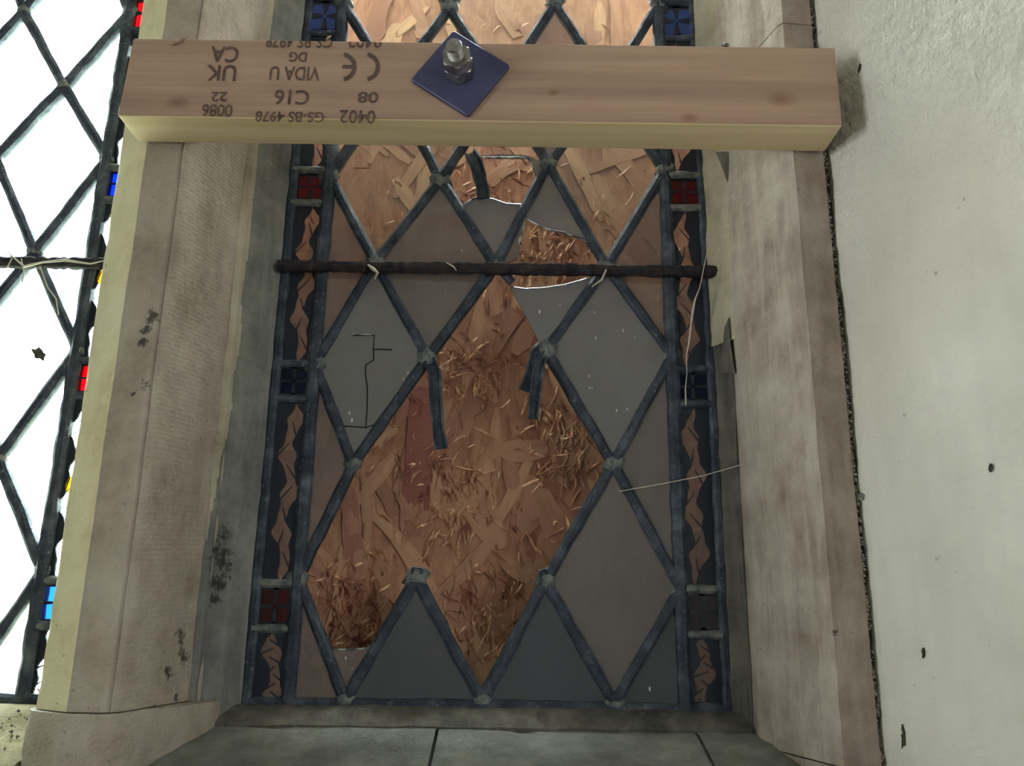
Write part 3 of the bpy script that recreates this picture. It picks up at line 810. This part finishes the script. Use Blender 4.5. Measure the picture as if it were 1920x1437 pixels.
# ------------------------------------------------------------------ strand board outside the glass
board = empty('strand_board', (-0.018, 0.76, -0.10)); tag(board, 'orange-brown oriented strand board closing the window from outside', 'board')
YB0, YB1, ZB0, ZB1 = 0.745, 0.850, -0.11, 0.735
def yb(z): return YB0 + (YB1 - YB0) * (z - ZB0) / (ZB1 - ZB0)
TILT = math.atan2(YB1 - YB0, ZB1 - ZB0)
X0, X1 = -0.256, 0.224
vs = [(x, yb(z) + d, z) for d in (0.0, 0.015) for x in (X0, X1) for z in (ZB0, ZB1)]
under(obj('panel', fix(mesh('panel', vs, [(0, 1, 3, 2), (4, 6, 7, 5), (0, 4, 5, 1), (2, 3, 7, 6), (0, 2, 6, 4), (1, 5, 7, 3)])), M['board']), board)
def strand_mesh(seed):
    r = random.Random(seed)
    L, W = r.uniform(0.055, 0.115), r.uniform(0.008, 0.022)
    n = 7; vs, fs = [], []
    b1, b2 = r.uniform(-0.004, 0.004), r.uniform(0, 6)
    for k in range(n):
        t = k / (n - 1); x = (t - 0.5) * L
        w = W * (0.5 + 0.08 * math.sin(t * 9 + b2)) * (1 if 0 < k < n - 1 else r.uniform(0.25, 0.8))
        c = b1 * math.sin(t * 3.1); y = -0.0008 - 0.0012 * (math.sin(t * 3.14159 * r.uniform(0.9, 1.1) + 0.2) ** 2)
        vs += [(x, y, c - w), (x, y - 0.0006 * r.random(), c), (x, y - 0.0003, c + w)]
    for k in range(n - 1):
        for i in range(2):
            a = 3 * k + i; fs.append((a, a + 1, a + 4, a + 3))
    top = len(vs)
    vs += [(v[0], 0.0006, v[2]) for v in vs]
    ring = [3 * k for k in range(n)] + [3 * (n - 1) + 1] + [3 * k + 2 for k in reversed(range(n))] + [1]
    for a, b in zip(ring, ring[1:] + ring[:1]): fs.append((a, b, b + top, a + top))
    me = fix(mesh('strand', vs, fs)); me.materials.append(M['strand']); return me
SM = [strand_mesh(100 + s) for s in range(14)]
def place_strand(me, x, z, ang, lift=0.0, sc=1.0):
    o = bpy.data.objects.new('strand', me); COL.objects.link(o)
    o.location = (x, yb(z) - lift, z); o.rotation_euler = (-TILT, 0, 0)
    o.rotation_euler = (Matrix.Rotation(-TILT, 3, 'X') @ Matrix.Rotation(ang, 3, 'Y')).to_euler()
    o.scale = (sc, 1, sc); under(o, board); return o
for i in range(298):
    x = random.uniform(X0 + 0.045, X1 - 0.045)
    z = random.uniform(-0.08, 0.30) if i < 190 else random.uniform(0.28, 0.68)
    ang = random.gauss(math.pi / 2 - 0.15, 0.45) if random.random() < 0.75 else random.uniform(0, math.pi)
    place_strand(SM[i % 14], x, z, ang, 0.0003 * random.random() + 0.0006 * (i / 298), random.uniform(0.7, 1.05))
rp = at(782, 830, 0.757)
def red_strand():
    vs, fs = [], []; n_ = 8
    for k in range(n_ + 1):
        t = k / n_; z = (t - 0.5) * 0.118
        wl, wr = -0.0125 + 0.0012 * math.sin(t * 5), 0.0135 + 0.0014 * math.sin(t * 7 + 1)
        y = -0.0010 - 0.0012 * math.sin(t * 3.14)
        vs += [(wl, y, z + 0.002), (0, y - 0.0006, z), (wr, y, z - 0.003), (wr, 0.0012, z - 0.003), (wl, 0.0012, z + 0.002)]
    for k in range(n_):
        for q_ in range(5): fs.append((5 * k + q_, 5 * k + (q_ + 1) % 5, 5 * k + 5 + (q_ + 1) % 5, 5 * k + 5 + q_))
    fs += [(0, 1, 2, 3, 4), tuple(5 * n_ + q_ for q_ in range(5))]
    me = fix(mesh('red_strand', vs, fs)); me.materials.append(M['redstrand']); return me
o = place_strand(red_strand(), rp.x, rp.z, 0.04, 0.0012, 1.0); o['label'] = 'dark red wood strand'
# curled splinters too many to count
sv, sf = [], []
def splinter(x, z, ang, L, W, curl):
    n = 4; b = len(sv)
    for k in range(n + 1):
        t = k / n; u = (t - 0.5) * L
        px = x + u * math.cos(ang) - curl * math.sin(t * 3.14) * math.sin(ang); pz = z + u * math.sin(ang) + curl * math.sin(t * 3.14) * math.cos(ang)
        h = 0.0022 + 0.0028 * math.sin(t * 3.14) ; w = W * (0.3 + 0.7 * math.sin(0.25 + t * 2.64))
        sv.append((px - w * math.sin(ang), yb(pz) - h * 0.7, pz + w * math.cos(ang)))
        sv.append((px + w * math.sin(ang), yb(pz) - h, pz - w * math.cos(ang)))
    for k in range(n):
        a = b + 2 * k; sf.append((a, a + 1, a + 3, a + 2))
clus = [at(x, y, 0.757) for x, y in ((640, 1150), (660, 1110), (690, 1180), (860, 650), (880, 680), (820, 890), (830, 960), (1060, 850), (1080, 790), (900, 1120), (900, 1190), (1050, 460), (1030, 440), (880, 330), (960, 340), (640, 1200))]
for i in range(1500):
    if i < 850:
        c = random.choice(clus); x, z = random.gauss(c.x, 0.022), random.gauss(c.z, 0.022)
    else:
        x, z = random.uniform(X0, X1), random.uniform(-0.09, 0.66)
    if not (X0 < x < X1 and ZB0 < z < 0.7): continue
    splinter(x, z, random.gauss(math.pi / 2, 0.7), random.uniform(0.005, 0.026), random.uniform(0.0004, 0.0013), random.uniform(-0.002, 0.002))
so = under(obj('splinters', mesh('splinters', sv, sf), M['splinter']), board); so['kind'] = 'stuff'

# ground outside
structure('ground', box_mesh('ground', -40, 40, 0.95, 80, -1.3, -1.2), M['grass'], 'pale bright ground outside beyond the left-hand window', 'ground')

# ------------------------------------------------------------------ timber batten with stamp
YF, YBK = 0.543, 0.5795
BX0, BX1 = -0.2835, 0.2355
BZ0, BZ1 = 0.3455, 0.4115
bat = empty('timber_batten', (0, 0.56, BZ0)); tag(bat, 'stamped pale softwood batten bolted across the window', 'batten')
def batten():
    r = 0.0022; pf_ = []
    for cy, cz, a0 in ((YF + r, BZ0 + r, 180), (YBK - r, BZ0 + r, 270), (YBK - r, BZ1 - r, 0), (YF + r, BZ1 - r, 90)):
        for k in range(5):
            a = math.radians(a0 + 90 * k / 4); pf_.append((cy + r * math.cos(a), cz + r * math.sin(a)))
    xs_ = [BX0, BX0 + 0.0012] + [BX0 + 0.0012 + (BX1 - BX0 - 0.0024) * k / 60 for k in range(1, 60)] + [BX1 - 0.0012, BX1]
    vs, fs = [], []; n = len(pf_); cy, cz = (YF + YBK) / 2, (BZ0 + BZ1) / 2
    for k, x in enumerate(xs_):
        e = 0.985 if k in (0, len(xs_) - 1) else 1
        for y, z in pf_:
            sl = -0.0022 if k <= 1 else (0.0 if k >= len(xs_) - 2 else 0)
            rag = 0.0009 * noise.noise(Vector((x * 40, y * 200, z * 200))) if k in (0, 1) else 0.0003 * noise.noise(Vector((x * 30, y * 50, z * 50)))
            dx = (BZ1 - z) / (BZ1 - BZ0) * (-0.003) if k <= 1 else 0
            vs.append((x + dx + (rag if k <= 1 else 0), cy + (y - cy) * e + rag * 0.5, cz + (z - cz) * e + rag * 0.5))
    for k in range(len(xs_) - 1):
        for i in range(n):
            j = (i + 1) % n; fs.append((k * n + i, k * n + j, (k + 1) * n + j, (k + 1) * n + i))
    fs.append(tuple(range(n))); fs.append(tuple((len(xs_) - 1) * n + i for i in range(n)))
    return fix(mesh('timber', vs, fs))
timber = under(obj('timber', batten(), M['wood'], None, True), bat)
timber.data.materials.append(M['under_lit'])
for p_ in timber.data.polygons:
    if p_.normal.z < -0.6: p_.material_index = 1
timber.matrix_parent_inverse = Matrix.Translation(bat.location).inverted()

YI = YF - 0.0004
def stamp_mesh(name, bm, clip=True):
    if clip:
        geom = bm.verts[:] + bm.edges[:] + bm.faces[:]
        bmesh.ops.bisect_plane(bm, geom=geom, plane_co=(0, 0, BZ1 - 0.0015), plane_no=(0, 0, 1), clear_outer=True)
    me = bpy.data.meshes.new(name); bm.to_mesh(me); bm.free()
    o = obj('stamp', me, M['ink'], timber)
    o['label'] = 'dark printed stamp'
    return o
def stamp(text, x0, y0, x1, y1, weight=0.012):
    cu = bpy.data.curves.new('t', 'FONT'); cu.body = text; cu.size = 1; cu.resolution_u = 4; cu.offset = weight
    to = bpy.data.objects.new('t', cu); COL.objects.link(to)
    bpy.context.view_layer.update()
    me = bpy.data.meshes.new_from_object(to.evaluated_get(bpy.context.evaluated_depsgraph_get()))
    bpy.data.objects.remove(to); bpy.data.curves.remove(cu)
    bm = bmesh.new(); bm.from_mesh(me); bpy.data.meshes.remove(me)
    mnx = min(v.co.x for v in bm.verts); mxx = max(v.co.x for v in bm.verts); mny = min(v.co.y for v in bm.verts); mxy = max(v.co.y for v in bm.verts)
    A, B = at(x0, y0, YI), at(x1, y1, YI)             # top-left, bottom-right in the photo; the print is upside down
    for v in bm.verts:
        u = (v.co.x - mnx) / (mxx - mnx); w = (v.co.y - mny) / (mxy - mny)
        v.co = Vector((B.x + (A.x - B.x) * u, YI, A.z + (B.z - A.z) * w))
    return stamp_mesh('stamp', bm)
for a in (('CA', 397, 86, 445, 117), ('UK', 389, 121, 441, 152), ('22', 397, 172, 425, 190), ('0086', 380, 195, 434, 219),
          ('DG', 543, 97, 574, 116), ('VIDA U', 507, 124, 598, 151), ('C16', 516, 168, 578, 197), ('GS-BS 4978', 480, 208, 607, 230),
          ('08', 672, 172, 708, 193), ('0402', 638, 206, 703, 232), ('GS-BS 4978', 500, 66, 622, 90), ('0402', 653, 66, 715, 90)):
    stamp(*a)
def ce_arc(cx, cy, r, a0, a1, th, bar=False):
    bm = bmesh.new(); n = 24; prev = None
    def pt(px, py): return Vector((*at(px, py, YI),))
    for k in range(n + 1):
        a = math.radians(a0 + (a1 - a0) * k / n)
        i = bm.verts.new(pt(cx + (r - th) * math.cos(a), cy + (r - th) * 0.98 * math.sin(a))); o = bm.verts.new(pt(cx + r * math.cos(a), cy + r * 0.98 * math.sin(a)))
        if prev: bm.faces.new((prev[0], prev[1], o, i))
        prev = (i, o)
    if bar:
        q = [(cx + r - th, cy - th * 0.42), (cx + r - th, cy + th * 0.42), (cx + 2, cy + th * 0.42), (cx + 2, cy - th * 0.42)]
        bm.faces.new([bm.verts.new(pt(*p)) for p in q])
    return bm
stamp_mesh('stamp', ce_arc(684, 125, 28, -78, 78, 7.5))
stamp_mesh('stamp', ce_arc(640, 125, 28, -78, 78, 7.5, True))
# torn fibres and the small screw on the top arris
for (px, py, L_) in ((322, 84, 0.008), (336, 78, 0.006), (612, 74, 0.004)):
    p = at(px, py, YF - 0.001)
    o = obj('splinter', tube('splinter', [p, p + Vector((L_ * 0.4, -0.001, 0.0012)), p + Vector((L_, -0.0016, 0.002))], [0.0007, 0.0011, 0.0002], 5), M['wood'], timber)
p = at(1360, 76, YF + 0.006)
sc_ = empty('screw', (p.x, YF + 0.006, BZ1)); tag(sc_, 'small rusty screw head standing on the batten top edge', 'screw')
under(obj('head', tube('head', [(p.x, YF + 0.006, BZ1 + 0.0032), (p.x, YF + 0.006, BZ1 + 0.0046), (p.x, YF + 0.006, BZ1 + 0.0056)], [0.0016, 0.0030, 0.0022], 10), M['zinc'], None, True), sc_)
under(obj('shank', tube('shank', [(p.x, YF + 0.006, BZ1 - 0.004), (p.x, YF + 0.006, BZ1 + 0.0034)], 0.0014, 8), M['iron'], None, True), sc_)

# ------------------------------------------------------------------ square plate washer, threaded rod and nuts
pc = Vector((-0.0406, YF, 0.3834)); S = 0.026; ang = math.radians(55.2); TH = 0.003
poly = []
for k in range(4):
    base = ang + k * math.pi / 2
    ex, ez = Vector((math.cos(base), math.sin(base))), Vector((-math.sin(base), math.cos(base)))
    c = (ex + ez) * (S - 0.0022)
    for j in range(4):
        a = base + math.radians(30 * j); poly.append((pc.x + c.x + 0.0022 * math.cos(a), pc.z + c.y + 0.0022 * math.sin(a)))
def bevel_plate():
    n = len(poly); vs = []
    for s, y in ((1, YF - 0.0002), (1, YF - TH + 0.0006), (0.975, YF - TH)):
        vs += [(pc.x + (x - pc.x) * s, y, pc.z + (z - pc.z) * s) for x, z in poly]
    fs = [tuple(range(n)), tuple(range(2 * n, 3 * n))]
    for b in (0, n):
        fs += [(b + i, b + (i + 1) % n, b + n + (i + 1) % n, b + n + i) for i in range(n)]
    return fix(mesh('plate_washer', vs, fs))
pw = obj('plate_washer', bevel_plate(), M['black']); tag(pw, 'black square steel plate washer turned cornerwise on the batten', 'washer')

bolt = empty('threaded_rod', (pc.x, YF - TH, pc.z)); tag(bolt, 'zinc-plated threaded rod end with two hexagon nuts on the black plate', 'bolt')
AX = Vector((-0.11, -1, 0.0)).normalized()
UX = AX.cross(Vector((0, 0, 1))).normalized(); UZ = UX.cross(AX).normalized()
O = Vector((pc.x, YF - TH, pc.z))
def ring(t, r, n, ph=0.0): return [O + AX * t + (UX * math.cos(2 * math.pi * k / n + ph) + UZ * math.sin(2 * math.pi * k / n + ph)) * r for k in range(n)]
def rod():
    vs, fs = [], []; n = 20; rows = [(0.0, 0.0058)]
    t = 0.0
    while t < 0.0298: rows += [(t, 0.0052), (t + 0.0008, 0.0060)]; t += 0.0016
    rows += [(0.031, 0.0054)]
    for t, r in rows: vs += ring(t, r, n)
    for k in range(len(rows) - 1):
        for i in range(n): fs.append((k * n + i, k * n + (i + 1) % n, (k + 1) * n + (i + 1) % n, (k + 1) * n + i))
    fs.append(tuple(range(n))); fs.append(tuple((len(rows) - 1) * n + i for i in range(n)))
    return fix(mesh('rod', vs, fs))
under(obj('rod', rod(), M['zinc']), bolt)
def nut(t0, t1, ph):
    vs, fs = [], []; n = 24; R = 0.0110
    def hexr(a): 
        a = (a - ph) % (math.pi / 3) - math.pi / 6
        return R * math.cos(math.pi / 6) / math.cos(a)
    rows = [(t0, 0.90), (t0 + 0.0009, 1), (t1 - 0.0009, 1), (t1, 0.90)]
    for t, s in rows:
        for k in range(n):
            a = 2 * math.pi * k / n + ph; r = hexr(a)
            if s < 1: r = min(r, R * 0.90)
            vs.append(O + AX * t + (UX * math.cos(a) + UZ * math.sin(a)) * r)
    base = len(vs)
    for t in (t0, t1):
        for k in range(n):
            a = 2 * math.pi * k / n + ph; vs.append(O + AX * t + (UX * math.cos(a) + UZ * math.sin(a)) * 0.0057)
    for k in range(3):
        for i in range(n): fs.append((k * n + i, k * n + (i + 1) % n, (k + 1) * n + (i + 1) % n, (k + 1) * n + i))
    for i in range(n):
        j = (i + 1) % n
        fs.append((i, j, base + j, base + i)); fs.append((3 * n + i, 3 * n + j, base + n + j, base + n + i))
        fs.append((base + i, base + j, base + n + j, base + n + i))
    return fix(mesh('nut', vs, fs))
under(obj('nut', nut(0.0005, 0.0098, math.radians(34)), M['zinc']), bolt)
under(obj('nut', nut(0.0103, 0.0198, math.radians(24)), M['zinc']), bolt)

# ------------------------------------------------------------------ cobwebs and specks
def web(name, path, r, label, cat='cobweb'):
    o = obj(name, tube(name, path, r, 5), M['web']); return tag(o, label, cat)
a = [at(1326, 470, 0.672), at(1320, 500, 0.673), at(1312, 540, 0.676), at(1303, 562, 0.679), at(1299, 583, 0.682), at(1296, 605, 0.684), at(1292, 640, 0.688), at(1287, 668, 0.690), at(1288, 700, 0.692), at(1285, 730, 0.693), at(1286, 760, 0.694)]
web('cobweb_strand', a, [0.0003, 0.0004, 0.0005, 0.0008, 0.0013, 0.0008, 0.0009, 0.0005, 0.0003, 0.0006, 0.0008], 'thick pale cobweb strand hanging over the right border')
web('cobweb_thread', [at(1160, 922, 0.695), at(1240, 908, 0.692), at(1320, 892, 0.683), at(1393, 871, 0.664)], 0.0004, 'fine cobweb thread stretched from lattice to right jamb')
tr = [at(20, 478, GL - 0.018), at(45, 500, GL - 0.018), at(80, 492, GL - 0.018), at(120, 488, GL - 0.017), at(170, 495, GL - 0.017), at(195, 489, GL - 0.016)]
web('cobweb_tangle', tr, [0.0005, 0.0012, 0.0008, 0.0014, 0.0007, 0.0005], 'dusty cobweb tangle on the left-hand saddle bar')
for path in ([(40, 485), (45, 510), (42, 530)], [(10, 480), (18, 470), (22, 486), (12, 505)], [(75, 500), (90, 540), (105, 560), (110, 590)]):
    o = bpy.data.objects[-1] if False else None
tang = bpy.data.objects['cobweb_tangle']
for path in ([(40, 485), (45, 510), (42, 530)], [(10, 480), (18, 470), (22, 486), (12, 505)], [(75, 500), (90, 540), (105, 560), (110, 590)]):
    obj('thread', tube('thread', [at(x, y, GL - 0.015) for x, y in path], 0.0006, 5), M['web'], tang)
web('cobweb_wisp', [at(1137, 505, GL - 0.016), at(1128, 525, GL - 0.013), at(1110, 538, GL - 0.012)], [0.0007, 0.0011, 0.0006], 'small cobweb wisp under the saddle bar by the right joint')

def clump(name, px, py, Y, rx, rz, label, mat='speck', cat='speck', rot=0.0):
    A, d = Vector((0.2395, 0.589)), Vector((0.348, -0.601)).normalized()
    ray = at(px, py, 1.0)
    if Y is None:                                       # on the splayed plaster
        nrm = Vector((d.y, -d.x)); t = nrm.dot(A) / (nrm.x * ray.x + nrm.y * ray.y); p = ray * t
        ry = 0.0012; rz_ = math.atan2(d.y, d.x)
        p = p + Vector((nrm.x, nrm.y, 0)) * (0.0006 if nrm.y < 0 else -0.0006)
    else: p = at(px, py, Y); rz_ = 0; ry = 0.0014
    o = obj(name, blob_mesh(name, rx, ry, rz, 1.1, 3, px * 0.01), M[mat])
    o.location = p; o.rotation_euler = (0, rot, rz_); return tag(o, label, cat)
clump('dead_insect', 74, 664, GL - 0.003, 0.006, 0.0034, 'dark dead insect stuck on the bright left-hand glass', 'speck', 'insect', 0.7)
clump('dirt_clump', 1697, 1384, None, 0.0022, 0.0055, 'dark dirty cobweb clump low on the plaster wall', 'speck', 'dirt')
clump('dirt_clump', 1614, 128, None, 0.0014, 0.0030, 'small dark mark on the plaster beside the batten end', 'speck', 'dirt', 0.3)
clump('dirt_clump', 1733, 1225, None, 0.0010, 0.0028, 'dark speck on the plaster above the low cobweb clump', 'speck', 'dirt')
clump('dirt_clump', 1858, 878, None, 0.0008, 0.0024, 'small dark speck on the plaster near the right edge', 'speck', 'dirt', 0.2)
clump('plaster_flake', 1610, 932, None, 0.0042, 0.0030, 'loose grey flake clinging to the plaster edge', 'putty', 'flake')
web('cobweb_clot', [at(690, 497, GL - 0.016), at(700, 505, GL - 0.017), at(708, 512, GL - 0.016), at(702, 524, GL - 0.014)], [0.0008, 0.0018, 0.0014, 0.0005], 'grey cobweb clot on the saddle bar at its leftmost lattice joint')
web('cobweb_scrap', [at(836, 492, GL - 0.016), at(850, 500, GL - 0.017), at(856, 508, GL - 0.016)], [0.0004, 0.0008, 0.0003], 'tiny cobweb scrap halfway along the saddle bar')
